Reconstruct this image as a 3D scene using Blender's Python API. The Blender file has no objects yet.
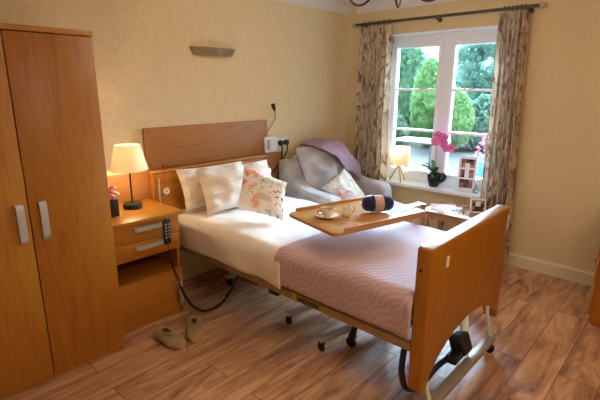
import bpy, bmesh, math, random
from mathutils import Vector, Matrix, noise
random.seed(7)
PI = math.pi
COL = bpy.context.scene.collection
SC = bpy.context.scene

# ------------------------------------------------------------------ materials
def srgb(r, g, b):
    f = lambda c: (c/255/12.92) if c/255 <= .04045 else ((c/255+.055)/1.055)**2.4
    return (f(r), f(g), f(b), 1)

class N:
    def __init__(s, name):
        s.m = bpy.data.materials.new(name); s.m.use_nodes = True
        s.nt = s.m.node_tree
        s.b = s.nt.nodes['Principled BSDF']; s.out = s.nt.nodes['Material Output']
    def n(s, typ, **kw):
        x = s.nt.nodes.new(typ)
        for k, v in kw.items():
            if k.startswith('_'): x.inputs[k[1:].replace('_', ' ')].default_value = v
            else: setattr(x, k, v)
        return x
    def l(s, a, b): s.nt.links.new(a, b)
    def coord(s, scale=(1,1,1), out='Object', rot=(0,0,0)):
        t = s.n('ShaderNodeTexCoord'); m = s.n('ShaderNodeMapping')
        m.inputs['Scale'].default_value = scale; m.inputs['Rotation'].default_value = rot
        s.l(t.outputs[out], m.inputs['Vector']); return m.outputs['Vector']
    def ramp(s, fac, stops, interp='LINEAR'):
        r = s.n('ShaderNodeValToRGB'); e = r.color_ramp.elements
        r.color_ramp.interpolation = interp
        while len(e) < len(stops): e.new(.5)
        for i, (p, c) in enumerate(stops): e[i].position = p; e[i].color = c
        s.l(fac, r.inputs['Fac']); return r.outputs['Color']
    def mix(s, fac, a, b, blend='MIX'):
        m = s.n('ShaderNodeMix', data_type='RGBA', blend_type=blend)
        for v, i in ((fac, 0), (a, 6), (b, 7)):
            if hasattr(v, 'links') or hasattr(v, 'is_linked'): s.l(v, m.inputs[i])
            else: m.inputs[i].default_value = v
        return m.outputs[2]
    def bump(s, h, strength=.2, dist=.01):
        b = s.n('ShaderNodeBump'); b.inputs['Strength'].default_value = strength; b.inputs['Distance'].default_value = dist
        s.l(h, b.inputs['Height']); s.l(b.outputs['Normal'], s.b.inputs['Normal'])
    def set(s, **kw):
        for k, v in kw.items(): s.b.inputs[k.replace('_', ' ')].default_value = v
        return s

def plain(name, c, rough=.5, metal=0, nscale=40, var=.06, **kw):
    a = N(name); a.set(Roughness=rough, Metallic=metal, **kw)
    nz = a.n('ShaderNodeTexNoise', _Scale=nscale, _Detail=3.); a.l(a.coord(), nz.inputs['Vector'])
    d = tuple(max(0, x*(1-var)) for x in c[:3])+(1,); e = tuple(min(1, x*(1+var)) for x in c[:3])+(1,)
    a.l(a.ramp(nz.outputs['Fac'], [(.3, d), (.7, e)]), a.b.inputs['Base Color']); return a.m

def wood(name, c1, c2, grain='z', rough=.38, sc=1.0, spec=.5):
    a = N(name); a.set(Roughness=rough); a.b.inputs['Specular IOR Level'].default_value = spec
    k = {'x': (1.2, 14, 14), 'y': (14, 1.2, 14), 'z': (14, 14, 1.2)}[grain]
    v = a.coord(tuple(q*sc for q in k))
    w = a.n('ShaderNodeTexNoise', _Scale=1.6, _Detail=5., _Roughness=.6, _Distortion=1.2); a.l(v, w.inputs['Vector'])
    f = a.n('ShaderNodeTexNoise', _Scale=9., _Detail=4.); a.l(v, f.inputs['Vector'])
    base = a.ramp(w.outputs['Fac'], [(.3, c2), (.5, c1), (.72, tuple(x*.9 for x in c1[:3])+(1,))])
    fine = a.ramp(f.outputs['Fac'], [(.35, (.86, .84, .8, 1)), (.65, (1, 1, 1, 1))])
    a.l(a.mix(1.0, base, fine, 'MULTIPLY'), a.b.inputs['Base Color'])
    a.bump(f.outputs['Fac'], .05, .003); return a.m

def fabric(name, c, rough=.9, scale=220, strength=.3, var=.08, sheen=.2):
    a = N(name); a.set(Roughness=rough)
    a.b.inputs['Sheen Weight'].default_value = sheen
    v = a.coord()
    nz = a.n('ShaderNodeTexNoise', _Scale=scale, _Detail=2.); a.l(v, nz.inputs['Vector'])
    bz = a.n('ShaderNodeTexNoise', _Scale=7., _Detail=3.); a.l(v, bz.inputs['Vector'])
    d = tuple(max(0, x*(1-var)) for x in c[:3])+(1,); e = tuple(min(1, x*(1+var)) for x in c[:3])+(1,)
    a.l(a.ramp(bz.outputs['Fac'], [(.3, d), (.7, e)]), a.b.inputs['Base Color'])
    a.bump(nz.outputs['Fac'], strength, .002 if scale > 80 else .006); return a.m

def floral(name, base, scale=9, seed=0.0, fade=0.0):
    a = N(name); a.set(Roughness=.85)
    t = a.n('ShaderNodeTexCoord'); mp = a.n('ShaderNodeMapping'); mp.inputs['Location'].default_value = (seed, seed*.7, seed*.3)
    a.l(t.outputs['Object'], mp.inputs['Vector'])
    nz = a.n('ShaderNodeTexNoise', _Scale=14., _Detail=2.); a.l(mp.outputs['Vector'], nz.inputs['Vector'])
    off = a.mix(.16, mp.outputs['Vector'], nz.outputs['Color'], 'LINEAR_LIGHT')
    col = base
    layers = [(scale*1.5, .34, .46, [srgb(176,204,166), srgb(150,184,146), srgb(200,216,188)], .0, .60),
              (scale*1.05, .40, .52, [srgb(248,186,184), srgb(244,160,164), srgb(250,206,200), srgb(246,176,166)], 3.1, .40),
              (scale*1.35, .34, .42, [srgb(240,140,70), srgb(236,100,90), srgb(250,170,110)], 7.7, .68),
              (scale*2.1, .17, .24, [srgb(252,220,205), srgb(224,84,96), srgb(250,200,120)], 3.9, .62),
              (scale*2.9, .24, .30, [srgb(70,110,80), srgb(120,150,90), srgb(60,80,84)], 12.9, .74)]
    for sc, r0, r1, cs, o, gt in layers:
        m2 = a.n('ShaderNodeMapping'); m2.inputs['Location'].default_value = (o, o*.5, o*.2); a.l(off, m2.inputs['Vector'])
        vo = a.n('ShaderNodeTexVoronoi', _Scale=sc); a.l(m2.outputs['Vector'], vo.inputs['Vector'])
        mask = a.ramp(vo.outputs['Distance'], [(r0, (1,1,1,1)), (r1, (0,0,0,1))])
        sep = a.n('ShaderNodeSeparateColor'); a.l(vo.outputs['Color'], sep.inputs['Color'])
        gate = a.ramp(sep.outputs['Green'], [(gt, (0,0,0,1)), (gt+.02, (1,1,1,1))])
        ncol = a.ramp(sep.outputs['Red'], [(i/len(cs), c) for i, c in enumerate(cs)], 'CONSTANT')
        mk = a.mix(1.0, mask, gate, 'MULTIPLY')
        if fade: ncol = a.mix(fade, ncol, base)
        col = a.mix(mk, col, ncol)
    a.l(col, a.b.inputs['Base Color'])
    fz = a.n('ShaderNodeTexNoise', _Scale=200.); a.l(mp.outputs['Vector'], fz.inputs['Vector'])
    a.bump(fz.outputs['Fac'], .2, .002); return a.m

M = {}
W1, W2 = srgb(176,110,26), srgb(156,92,18)
M['wood_v'] = wood('beech_vertical', W1, W2, 'z')
M['wood_h'] = wood('beech_horizontal', srgb(188,122,36), srgb(168,102,24), 'x')
M['wood_y'] = wood('beech_depth', W1, W2, 'y')
M['panel'] = wood('headboard_panel_wood', srgb(182,126,74), srgb(164,106,58), 'x')
M['foot'] = wood('footboard_wood', srgb(172,108,22), srgb(158,94,14), 'z', .32)
M['tray'] = wood('tray_wood', srgb(204,150,86), srgb(184,126,64), 'x', .35)
M['table'] = wood('side_table_wood', srgb(176,130,92), srgb(150,100,66), 'y', .25)
M['palewood'] = wood('pale_wood', srgb(226,180,120), srgb(200,150,96), 'z', .45)
M['darkwood'] = plain('dark_gap', srgb(48,26,12), .7)
M['steel'] = plain('brushed_steel', srgb(186,180,174), .42, .25, 90, .05)
M['silver'] = plain('silver_tube', srgb(214,212,208), .35, .15)
M['bar'] = plain('brushed_steel_bar', srgb(168,156,140), .32, .35)
M['rail'] = plain('bed_frame_beige', srgb(170,140,96), .4, .3)
M['black'] = plain('black_plastic', srgb(22,22,24), .4)
M['rubber'] = plain('black_rubber', srgb(16,16,17), .6)
M['bronze'] = plain('dark_bronze', srgb(66,48,40), .35, .7)
M['upl'] = plain('taupe_plaster', srgb(150,128,100), .6)
M['rod'] = plain('antique_pewter', srgb(96,84,72), .4, .7)
M['white'] = plain('white_gloss', srgb(244,246,250), .3, var=.02)
M['whiteplastic'] = plain('white_plastic', srgb(232,230,226), .35, var=.02)
M['grey'] = plain('grey_plastic', srgb(150,150,155), .45)
M['ceil'] = plain('ceiling_white', srgb(232,228,222), .85, var=.02)
M['cream'] = plain('cream_wall_paint', srgb(226,202,156), .8, 0, 60, .03)
M['skirt'] = plain('cream_gloss_skirting', srgb(228,208,170), .4, var=.03)
M['sheet'] = fabric('white_cotton', srgb(238,228,218), .85, 160, .15, .03)
M['pillow'] = fabric('ivory_cotton', srgb(232,218,202), .85, 160, .15, .03)
M['chair'] = fabric('grey_chenille', srgb(176,170,168), .95, 70, .9, .3, .5)
M['slipper'] = fabric('tan_fleece', srgb(160,128,84), .95, 60, .8, .28, .3)
M['slipdark'] = plain('slipper_lining', srgb(70,50,32), .95)
M['yarn'] = fabric('navy_wool', srgb(28,38,92), .95, 120, .8, .25, .3)
M['yarnband'] = plain('beige_paper_band', srgb(214,176,166), .7, 0, 25, .08)
M['paper'] = plain('white_paper', srgb(225,232,240), .7, 0, 30, .05)
M['ceramic'] = plain('cream_ceramic', srgb(242,230,210), .18, var=.02)
M['gold'] = plain('gold_trim', srgb(206,160,80), .3, .7)
M['tea'] = plain('milky_tea', srgb(180,120,76), .2)
M['potgreen'] = plain('dark_green_glaze', srgb(18,34,32), .12, 0, 10, .3)
M['leaf'] = plain('leaf_green', srgb(52,110,60), .45, 0, 20, .3)
M['petal'] = plain('pink_petal', srgb(244,130,190), .6, 0, 30, .2)
M['petal2'] = plain('deep_pink_lip', srgb(200,30,110), .6)
M['stem'] = plain('stem_green', srgb(92,120,60), .5)
M['red'] = plain('red_cord', srgb(190,50,24), .6)
M['candle'] = plain('ivory_sleeve', srgb(230,220,190), .5)
M['pinkmag'] = plain('pink_magazine_cover', srgb(224,150,150), .4, 0, 18, .35)
M['peach'] = plain('peach_bud', srgb(240,150,140), .6, 0, 30, .25)
M['yellow'] = plain('yellow_tag', srgb(224,190,50), .6)
M['stripe'] = plain('dark_label', srgb(70,56,44), .6, 0, 60, .3)
M['trunk'] = plain('bark', srgb(92,70,54), .9, 0, 12, .3)
M['paving'] = plain('pale_patio', srgb(70,80,84), .85, 0, 3, .12)
M['lawn'] = plain('lawn_green', srgb(50,74,48), .9, 0, 2, .3)
M['ctable'] = plain('garden_table_grey', srgb(64,76,88), .6)
#M['orange'] = plain('orange_foliage', srgb(150,96,44), .8, 0, 5, .3)
M['bluepot'] = plain('blue_glaze', srgb(60,140,215), .4)

def leafmat(name, c1, c2):
    a = N(name); a.set(Roughness=.7); c1 = tuple(x*.95 for x in c1[:3])+(1,); c2 = tuple(x*.95 for x in c2[:3])+(1,)
    nz = a.n('ShaderNodeTexNoise', _Scale=2.2, _Detail=3.); a.l(a.coord(), nz.inputs['Vector'])
    c = a.ramp(nz.outputs['Fac'], [(.3, c1), (.7, c2)])
    a.l(c, a.b.inputs['Base Color'])
    tr = a.n('ShaderNodeBsdfTranslucent'); a.l(c, tr.inputs['Color'])
    mx = a.n('ShaderNodeMixShader', _Fac=.45); a.l(a.b.outputs[0], mx.inputs[1]); a.l(tr.outputs[0], mx.inputs[2])
    a.l(mx.outputs[0], a.out.inputs['Surface']); return a.m
M['conifer'] = leafmat('conifer_green', srgb(84,140,116), srgb(136,184,150))
M['conifer2'] = leafmat('lime_conifer_green', srgb(116,170,110), srgb(158,204,146))
M['bluegreen'] = leafmat('blue_green_leaves', srgb(96,146,136), srgb(156,196,182))
M['hedge'] = leafmat('hedge_green', srgb(84,130,112), srgb(136,176,152))

def glassmat():
    a = N('window_glass')
    tr = a.n('ShaderNodeBsdfTransparent', _Color=(.93,.96,.97,1)); gl = a.n('ShaderNodeBsdfGlossy', _Roughness=.02)
    fr = a.n('ShaderNodeFresnel', _IOR=1.45)
    mx = a.n('ShaderNodeMixShader'); a.l(fr.outputs[0], mx.inputs[0]); a.l(tr.outputs[0], mx.inputs[1]); a.l(gl.outputs[0], mx.inputs[2])
    a.l(mx.outputs[0], a.out.inputs['Surface']); return a.m
M['glass'] = glassmat()
def clearglass():
    a = N('clear_glass'); a.set(Roughness=.03); a.b.inputs['Transmission Weight'].default_value = .9
    a.b.inputs['Base Color'].default_value = (.9,.95,.95,1)
    nz = a.n('ShaderNodeTexNoise', _Scale=30.); a.l(a.coord(), nz.inputs['Vector']); a.bump(nz.outputs['Fac'], .05, .002)
    return a.m
M['clear'] = clearglass()

def shademat(name, c, tf=.55):
    a = N(name); a.set(Roughness=.9); a.b.inputs['Base Color'].default_value = c
    nz = a.n('ShaderNodeTexNoise', _Scale=180., _Detail=2.); a.l(a.coord((1,1,.25)), nz.inputs['Vector'])
    cc = a.ramp(nz.outputs['Fac'], [(.3, tuple(x*.92 for x in c[:3])+(1,)), (.7, c)])
    a.l(cc, a.b.inputs['Base Color'])
    tr = a.n('ShaderNodeBsdfTranslucent'); a.l(cc, tr.inputs['Color'])
    mx = a.n('ShaderNodeMixShader', _Fac=tf); a.l(a.b.outputs[0], mx.inputs[1]); a.l(tr.outputs[0], mx.inputs[2])
    a.l(mx.outputs[0], a.out.inputs['Surface']); return a.m
M['shade'] = shademat('cream_lampshade', srgb(254,246,228))
M['drum'] = shademat('pale_drum_shade', srgb(244,234,210))

def bulbmat(name, c, s):
    a = N(name); a.b.inputs['Emission Color'].default_value = c; a.b.inputs['Emission Strength'].default_value = s
    nz = a.n('ShaderNodeTexNoise', _Scale=5.); a.l(a.coord(), nz.inputs['Vector'])
    a.l(a.ramp(nz.outputs['Fac'], [(0, c), (1, c)]), a.b.inputs['Base Color']); return a.m
M['bulb'] = bulbmat('warm_bulb', (1,.72,.4,1), 6)

def wallpaper():
    a = N('cream_wallpaper'); a.set(Roughness=.75)
    v = a.coord()
    n1 = a.n('ShaderNodeTexNoise', _Scale=26., _Detail=4., _Distortion=1.5); a.l(v, n1.inputs['Vector'])
    n2 = a.n('ShaderNodeTexVoronoi', _Scale=24.); a.l(v, n2.inputs['Vector'])
    f = a.mix(.5, n1.outputs['Fac'], n2.outputs['Distance'])
    a.l(a.ramp(f, [(.25, srgb(226,202,158)), (.6, srgb(232,210,166))]), a.b.inputs['Base Color'])
    a.bump(f, .35, .003); return a.m
M['paper_wall'] = wallpaper()

def floormat():
    a = N('oak_laminate_planks'); a.set(Roughness=.44); a.b.inputs['Specular IOR Level'].default_value = .7
    v = a.coord()
    br = a.n('ShaderNodeTexBrick', offset=.37, offset_frequency=2)
    br.inputs['Scale'].default_value = 1; br.inputs['Brick Width'].default_value = 1.28; br.inputs['Row Height'].default_value = .19
    br.inputs['Mortar Size'].default_value = .0022; br.inputs['Mortar Smooth'].default_value = .3
    br.inputs['Color1'].default_value = (0,0,0,1); br.inputs['Color2'].default_value = (1,1,1,1); br.inputs['Mortar'].default_value = (.5,.5,.5,1)
    a.l(v, br.inputs['Vector'])
    mp = a.n('ShaderNodeVectorMath', operation='MULTIPLY_ADD'); a.l(br.outputs['Color'], mp.inputs[0]); mp.inputs[1].default_value = (7,3,5)
    sc = a.n('ShaderNodeMapping'); sc.inputs['Scale'].default_value = (.9, 5.5, 1); a.l(v, sc.inputs['Vector']); a.l(sc.outputs['Vector'], mp.inputs[2])
    n1 = a.n('ShaderNodeTexNoise', _Scale=1.7, _Detail=6., _Roughness=.62, _Distortion=1.6); a.l(mp.outputs[0], n1.inputs['Vector'])
    n2 = a.n('ShaderNodeTexNoise', _Scale=7., _Detail=5., _Roughness=.7); a.l(mp.outputs[0], n2.inputs['Vector'])
    n3 = a.n('ShaderNodeTexVoronoi', _Scale=1.1); a.l(mp.outputs[0], n3.inputs['Vector'])
    c = a.ramp(n1.outputs['Fac'], [(.30, srgb(120,80,58)), (.43, srgb(188,136,100)), (.58, srgb(226,176,132)), (.75, srgb(240,198,156))])
    fine = a.ramp(n2.outputs['Fac'], [(.3, (.80,.77,.74,1)), (.6, (1,1,1,1))])
    c = a.mix(1.0, c, fine, 'MULTIPLY')
    knot = a.ramp(n3.outputs['Distance'], [(.03, (.45,.36,.3,1)), (.16, (1,1,1,1))])
    c = a.mix(.8, c, knot, 'MULTIPLY')
    tone = a.ramp(br.outputs['Color'], [(0, (.84,.82,.8,1)), (1, (1.0,1.0,1.0,1))])
    c = a.mix(1.0, c, tone, 'MULTIPLY')
    c = a.mix(br.outputs['Fac'], c, srgb(70,46,34))
    a.l(c, a.b.inputs['Base Color'])
    a.bump(br.outputs['Fac'], -.15, .002); return a.m
M['floor'] = floormat()

def curtainmat():
    a = N('patterned_curtain_cloth'); a.set(Roughness=.9)
    t = a.n('ShaderNodeTexCoord'); v = t.outputs['UV']
    def mp(sc, loc=(0,0,0), rot=0):
        m = a.n('ShaderNodeMapping'); m.inputs['Scale'].default_value = sc; m.inputs['Location'].default_value = loc; m.inputs['Rotation'].default_value = (0,0,rot)
        a.l(v, m.inputs['Vector']); return m.outputs['Vector']
    base = srgb(222,202,168)
    n0 = a.n('ShaderNodeTexNoise', _Scale=5., _Detail=4., _Distortion=2.); a.l(mp((.9,.35,1)), n0.inputs['Vector'])
    c = a.mix(a.ramp(n0.outputs['Fac'], [(.46,(0,0,0,1)), (.6,(1,1,1,1))]), base, srgb(196,172,142))
    n1 = a.n('ShaderNodeTexNoise', _Scale=6., _Detail=5., _Distortion=4.); a.l(mp((1.0,.40,1), (3,1,0), .35), n1.inputs['Vector'])
    c = a.mix(a.ramp(n1.outputs['Fac'], [(.52,(0,0,0,1)), (.62,(1,1,1,1))]), c, srgb(150,122,116))
    n2 = a.n('ShaderNodeTexNoise', _Scale=9., _Detail=5., _Distortion=4.); a.l(mp((1.0,.28,1), (8,4,0), -.3), n2.inputs['Vector'])
    c = a.mix(a.ramp(n2.outputs['Fac'], [(.56,(0,0,0,1)), (.62,(1,1,1,1))]), c, srgb(126,104,100))
    a.l(c, a.b.inputs['Base Color'])
    tr = a.n('ShaderNodeBsdfTranslucent'); a.l(c, tr.inputs['Color'])
    mx = a.n('ShaderNodeMixShader', _Fac=.2); a.l(a.b.outputs[0], mx.inputs[1]); a.l(tr.outputs[0], mx.inputs[2])
    a.l(mx.outputs[0], a.out.inputs['Surface']); return a.m
M['curtain'] = curtainmat()

def quiltmat():
    a = N('dusty_pink_quilting'); a.set(Roughness=.7); a.b.inputs['Sheen Weight'].default_value = .3
    v = a.coord()
    w = a.n('ShaderNodeTexWave', wave_type='RINGS', rings_direction='Z', wave_profile='SIN', _Scale=1.8, _Distortion=0.)
    # scallop quilting: rings inside every voronoi-like square cell
    fr = a.n('ShaderNodeVectorMath', operation='FRACTION'); sc = a.n('ShaderNodeVectorMath', operation='MULTIPLY'); sc.inputs[1].default_value = (5.2,5.2,0)
    nz = a.n('ShaderNodeTexNoise', _Scale=5.); a.l(v, nz.inputs['Vector'])
    sx = a.n('ShaderNodeSeparateXYZ'); a.l(v, sx.inputs[0]); ad = a.n('ShaderNodeMath', operation='ADD'); a.l(sx.outputs['X'], ad.inputs[0]); a.l(sx.outputs['Z'], ad.inputs[1])
    cx_ = a.n('ShaderNodeCombineXYZ'); a.l(ad.outputs[0], cx_.inputs['X']); a.l(sx.outputs['Y'], cx_.inputs['Y'])
    vd = a.mix(.03, cx_.outputs[0], nz.outputs['Color'], 'LINEAR_LIGHT')
    a.l(vd, sc.inputs[0]); a.l(sc.outputs[0], fr.inputs[0])
    a.l(fr.outputs[0], w.inputs['Vector'])
    nn = a.n('ShaderNodeTexNoise', _Scale=60., _Detail=2.); a.l(v, nn.inputs['Vector'])
    h = a.mix(.25, w.outputs['Fac'], nn.outputs['Fac'])
    a.l(a.ramp(w.outputs['Fac'], [(.0, srgb(188,154,160)), (.5, srgb(200,168,172))]), a.b.inputs['Base Color'])
    a.bump(h, .16, .012); return a.m
M['quilt'] = quiltmat()

def knitmat():
    a = N('mauve_knit'); a.set(Roughness=.95)
    v = a.coord((1,1,1), 'UV')
    w = a.n('ShaderNodeTexWave', _Scale=9., _Distortion=1.5); w.inputs['Detail Scale'].default_value = 3; a.l(v, w.inputs['Vector'])
    w2 = a.n('ShaderNodeTexWave', bands_direction='Y', _Scale=14., _Distortion=2.); a.l(v, w2.inputs['Vector'])
    h = a.mix(.4, w.outputs['Fac'], w2.outputs['Fac'])
    a.l(a.ramp(h, [(.2, srgb(168,134,152)), (.7, srgb(222,190,206))]), a.b.inputs['Base Color'])
    a.bump(h, .8, .02); return a.m
M['knit'] = knitmat()

def photomat(name, seed, c):
    a = N(name); a.set(Roughness=.25)
    mp = a.n('ShaderNodeMapping'); mp.inputs['Location'].default_value = (seed,seed*2,seed); t = a.n('ShaderNodeTexCoord')
    a.l(t.outputs['Object'], mp.inputs['Vector'])
    nz = a.n('ShaderNodeTexNoise', _Scale=16., _Detail=2.); a.l(mp.outputs['Vector'], nz.inputs['Vector'])
    a.l(a.ramp(nz.outputs['Fac'], [(.35, srgb(40,28,34)), (.5, c), (.66, srgb(190,150,136))]), a.b.inputs['Base Color']); return a.m
M['photo1'] = photomat('faded_photo', 1.3, srgb(120,84,80))
M['photo2'] = photomat('dark_photo', 5.1, srgb(60,42,42))
M['floral_bed'] = floral('floral_print', srgb(252,246,242), 5.2, 2.2)
M['floral_chair'] = floral('pale_floral_print', srgb(232,226,218), 5.0, 9.4, .45)

# ------------------------------------------------------------------ builders
WM = {}          # world matrix of each object at rest
def tag(o, label=None, cat=None, group=None, kind=None):
    if label: o['label'] = label
    if cat: o['category'] = cat
    if group: o['group'] = group
    if kind: o['kind'] = kind
    return o
def thing(name, label, cat, loc=(0,0,0), rz=0, group=None):
    o = bpy.data.objects.new(name, None); COL.objects.link(o); o.empty_display_size = .05
    o.location = loc; o.rotation_euler = (0,0,rz); WM[o] = Matrix.Translation(loc) @ Matrix.Rotation(rz, 4, 'Z')
    return tag(o, label, cat, group)

class MB:
    def __init__(s): s.bm = bmesh.new(); s.uv = s.bm.loops.layers.uv.new('UVMap')
    def _add(s, b, mtx=None):
        if mtx is not None: bmesh.ops.transform(b, matrix=mtx, verts=b.verts)
        me = bpy.data.meshes.new('tmp'); b.to_mesh(me); b.free(); s.bm.from_mesh(me); bpy.data.meshes.remove(me)
        return s
    def box(s, x0, x1, y0, y1, z0, z1, bev=0, seg=2, mtx=None):
        b = bmesh.new(); bmesh.ops.create_cube(b, size=1)
        for v in b.verts: v.co = Vector(((x0+x1)/2+v.co.x*(x1-x0), (y0+y1)/2+v.co.y*(y1-y0), (z0+z1)/2+v.co.z*(z1-z0)))
        if bev: bmesh.ops.bevel(b, geom=b.edges[:], offset=bev, segments=seg, profile=.5, affect='EDGES')
        return s._add(b, mtx)
    def prism(s, pts, axis, a, c, bev=0, seg=2, mtx=None):
        # pts: 2-D outline in the two other axes (in xyz order), extruded along axis from a to c
        b = bmesh.new()
        def mk(p, q): return {'x': (q, p[0], p[1]), 'y': (p[0], q, p[1]), 'z': (p[0], p[1], q)}[axis]
        v0 = [b.verts.new(mk(p, a)) for p in pts]; v1 = [b.verts.new(mk(p, c)) for p in pts]
        n = len(pts)
        f0 = b.faces.new(v0); f1 = b.faces.new(v1[::-1])
        for i in range(n): b.faces.new((v0[i], v1[i], v1[(i+1) % n], v0[(i+1) % n]))
        bmesh.ops.recalc_face_normals(b, faces=b.faces[:])
        if bev:
            ed = list(f0.edges)+list(f1.edges)
            bmesh.ops.bevel(b, geom=ed, offset=bev, segments=seg, profile=.5, affect='EDGES')
        bmesh.ops.triangulate(b, faces=[f for f in b.faces if len(f.verts) > 4])
        return s._add(b, mtx)
    def tube(s, pts, r, seg=8, cap=True, mtx=None):
        pts = [Vector(p) for p in pts]; n = len(pts)
        rr = r if isinstance(r, (list, tuple)) else [r]*n
        b = bmesh.new(); rings = []; up = None
        for i, p in enumerate(pts):
            d = (pts[min(i+1, n-1)]-pts[max(i-1, 0)]).normalized()
            if up is None: up = Vector((0,0,1)) if abs(d.z) < .9 else Vector((1,0,0))
            a = d.cross(up).normalized(); up = a.cross(d).normalized()
            rings.append([b.verts.new(p+(a*math.cos(2*PI*k/seg)+up*math.sin(2*PI*k/seg))*rr[i]) for k in range(seg)])
        for i in range(n-1):
            for k in range(seg): b.faces.new((rings[i][k], rings[i][(k+1) % seg], rings[i+1][(k+1) % seg], rings[i+1][k]))
        if cap: b.faces.new(rings[0]); b.faces.new(rings[-1][::-1])
        bmesh.ops.recalc_face_normals(b, faces=b.faces[:])
        return s._add(b, mtx)
    def lathe(s, prof, c=(0,0,0), seg=24, axis='z', mtx=None, cap=True):
        b = bmesh.new(); rings = []
        for r, h in prof:
            ring = []
            for k in range(seg):
                a = 2*PI*k/seg; u, w = r*math.cos(a), r*math.sin(a)
                p = {'z': (u, w, h), 'y': (u, h, w), 'x': (h, u, w)}[axis]
                ring.append(b.verts.new(Vector(c)+Vector(p)))
            rings.append(ring)
        for i in range(len(rings)-1):
            for k in range(seg): b.faces.new((rings[i][k], rings[i][(k+1) % seg], rings[i+1][(k+1) % seg], rings[i+1][k]))
        for ring, (r, h) in ((rings[0], prof[0]), (rings[-1], prof[-1])):
            if cap and r > 1e-5: 
                try: b.faces.new(ring)
                except ValueError: pass
        bmesh.ops.remove_doubles(b, verts=b.verts[:], dist=1e-6)
        bmesh.ops.recalc_face_normals(b, faces=b.faces[:])
        return s._add(b, mtx)
    def torus(s, c, R, r, axis='y', seg=16, ss=6):
        pts = []
        for k in range(seg+1):
            a = 2*PI*k/seg; u, w = R*math.cos(a), R*math.sin(a)
            pts.append(Vector(c)+Vector({'z': (u,w,0), 'y': (u,0,w), 'x': (0,u,w)}[axis]))
        return s.tube(pts, r, ss, False)
    def grid(s, fn, nu, nv, uvs=(1,1), close=False):
        vs = [[s.bm.verts.new(fn(i/nu, j/nv)) for j in range(nv+1)] for i in range(nu+1)]
        for i in range(nu):
            for j in range(nv):
                f = s.bm.faces.new((vs[i][j], vs[i+1][j], vs[i+1][j+1], vs[i][j+1]))
                for lp, (a, c) in zip(f.loops, ((i,j),(i+1,j),(i+1,j+1),(i,j+1))): lp[s.uv].uv = (a/nu*uvs[0], c/nv*uvs[1])
        return s
    def cushion(s, BL, BR, TR, TL, t, n=18, pinch=.07, wr=.006, seed=0.):
        BL, BR, TR, TL = map(Vector, (BL, BR, TR, TL))
        nor = ((BR-BL).cross(TL-BL)).normalized()
        def at(u, v, sg):
            pu = u; pv = v
            a, c = 2*u-1, 2*v-1
            a2 = a*(1-pinch*(1-c*c)); c2 = c*(1-pinch*(1-a*a))
            uu, vv = (a2+1)/2, (c2+1)/2
            p = BL*(1-uu)*(1-vv)+BR*uu*(1-vv)+TR*uu*vv+TL*(1-uu)*vv
            e = max(0, (1-a*a)*(1-c*c))**.42
            w = noise.noise(Vector((a*2.1+seed, c*2.1, sg*3+seed)))*wr*2 + noise.noise(Vector((a*5+seed, c*5, sg)))*wr
            return p+nor*sg*(t/2*e+w*min(1, e*2.5))
        b = s.bm
        def side(sg):
            g = [[b.verts.new(at(i/n, j/n, sg)) for j in range(n+1)] for i in range(n+1)]
            for i in range(n):
                for j in range(n):
                    q = (g[i][j], g[i+1][j], g[i+1][j+1], g[i][j+1])
                    b.faces.new(q if sg > 0 else q[::-1])
        side(1); side(-1)
        bmesh.ops.remove_doubles(b, verts=b.verts[:], dist=1e-5)
        return s
    def cards(s, fn, n, size):
        for k in range(n):
            p, up = fn(); q = Vector((random.gauss(0,1), random.gauss(0,1), random.gauss(0,1))).normalized()
            a = q.cross(up).normalized()*size*random.uniform(.5,1); u = (up+q*.5).normalized()*size*random.uniform(.7,1.3)
            v = [s.bm.verts.new(p+x) for x in (-a*.2, a*.7+u*.5, u*1.2, -a*.7+u*.5)]
            s.bm.faces.new(v)
        return s
    def build(s, name, mat, parent=None, world=True, smooth=True, origin=None, ang=38):
        me = bpy.data.meshes.new(name)
        if parent is not None and world: bmesh.ops.transform(s.bm, matrix=WM[parent].inverted(), verts=s.bm.verts)
        if parent is None and origin is not None: bmesh.ops.translate(s.bm, vec=-Vector(origin), verts=s.bm.verts)
        s.bm.to_mesh(me); s.bm.free()
        me.materials.append(mat if not isinstance(mat, str) else M[mat])
        if smooth:
            me.polygons.foreach_set('use_smooth', [True]*len(me.polygons)); me.set_sharp_from_angle(angle=math.radians(ang))
        o = bpy.data.objects.new(name, me); COL.objects.link(o)
        if parent is not None: o.parent = parent; WM[o] = WM[parent]
        else:
            if origin is not None: o.location = origin
            WM[o] = Matrix.Translation(origin or (0,0,0))
        return o
def struct(name, mb, mat, parent=None, smooth=False):
    o = mb.build(name, mat, parent, smooth=smooth)
    if parent is None: o['kind'] = 'structure'
    return o
def copy_tree(o, loc=None, rz=None, label=None):
    c = o.copy(); COL.objects.link(c)
    if loc is not None: c.location = loc
    if rz is not None: c.rotation_euler = (0,0,rz)
    if label: c['label'] = label
    WM[c] = Matrix.Translation(c.location) @ c.rotation_euler.to_matrix().to_4x4()
    for ch in list(o.children):
        d = ch.copy(); COL.objects.link(d); d.parent = c
        for g in list(ch.children):
            e = g.copy(); COL.objects.link(e); e.parent = d
    return c
def bez(pts, n=10):
    # Catmull-Rom through the points
    P = [Vector(p) for p in pts]; P = [P[0]*2-P[1]]+P+[P[-1]*2-P[-2]]; out = []
    for i in range(1, len(P)-2):
        for k in range(n):
            t = k/n; a, b, c, d = P[i-1], P[i], P[i+1], P[i+2]
            out.append(.5*((2*b)+(c-a)*t+(2*a-5*b+4*c-d)*t*t+(3*b-a-3*c+d)*t**3))
    out.append(P[-2]); return out

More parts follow.
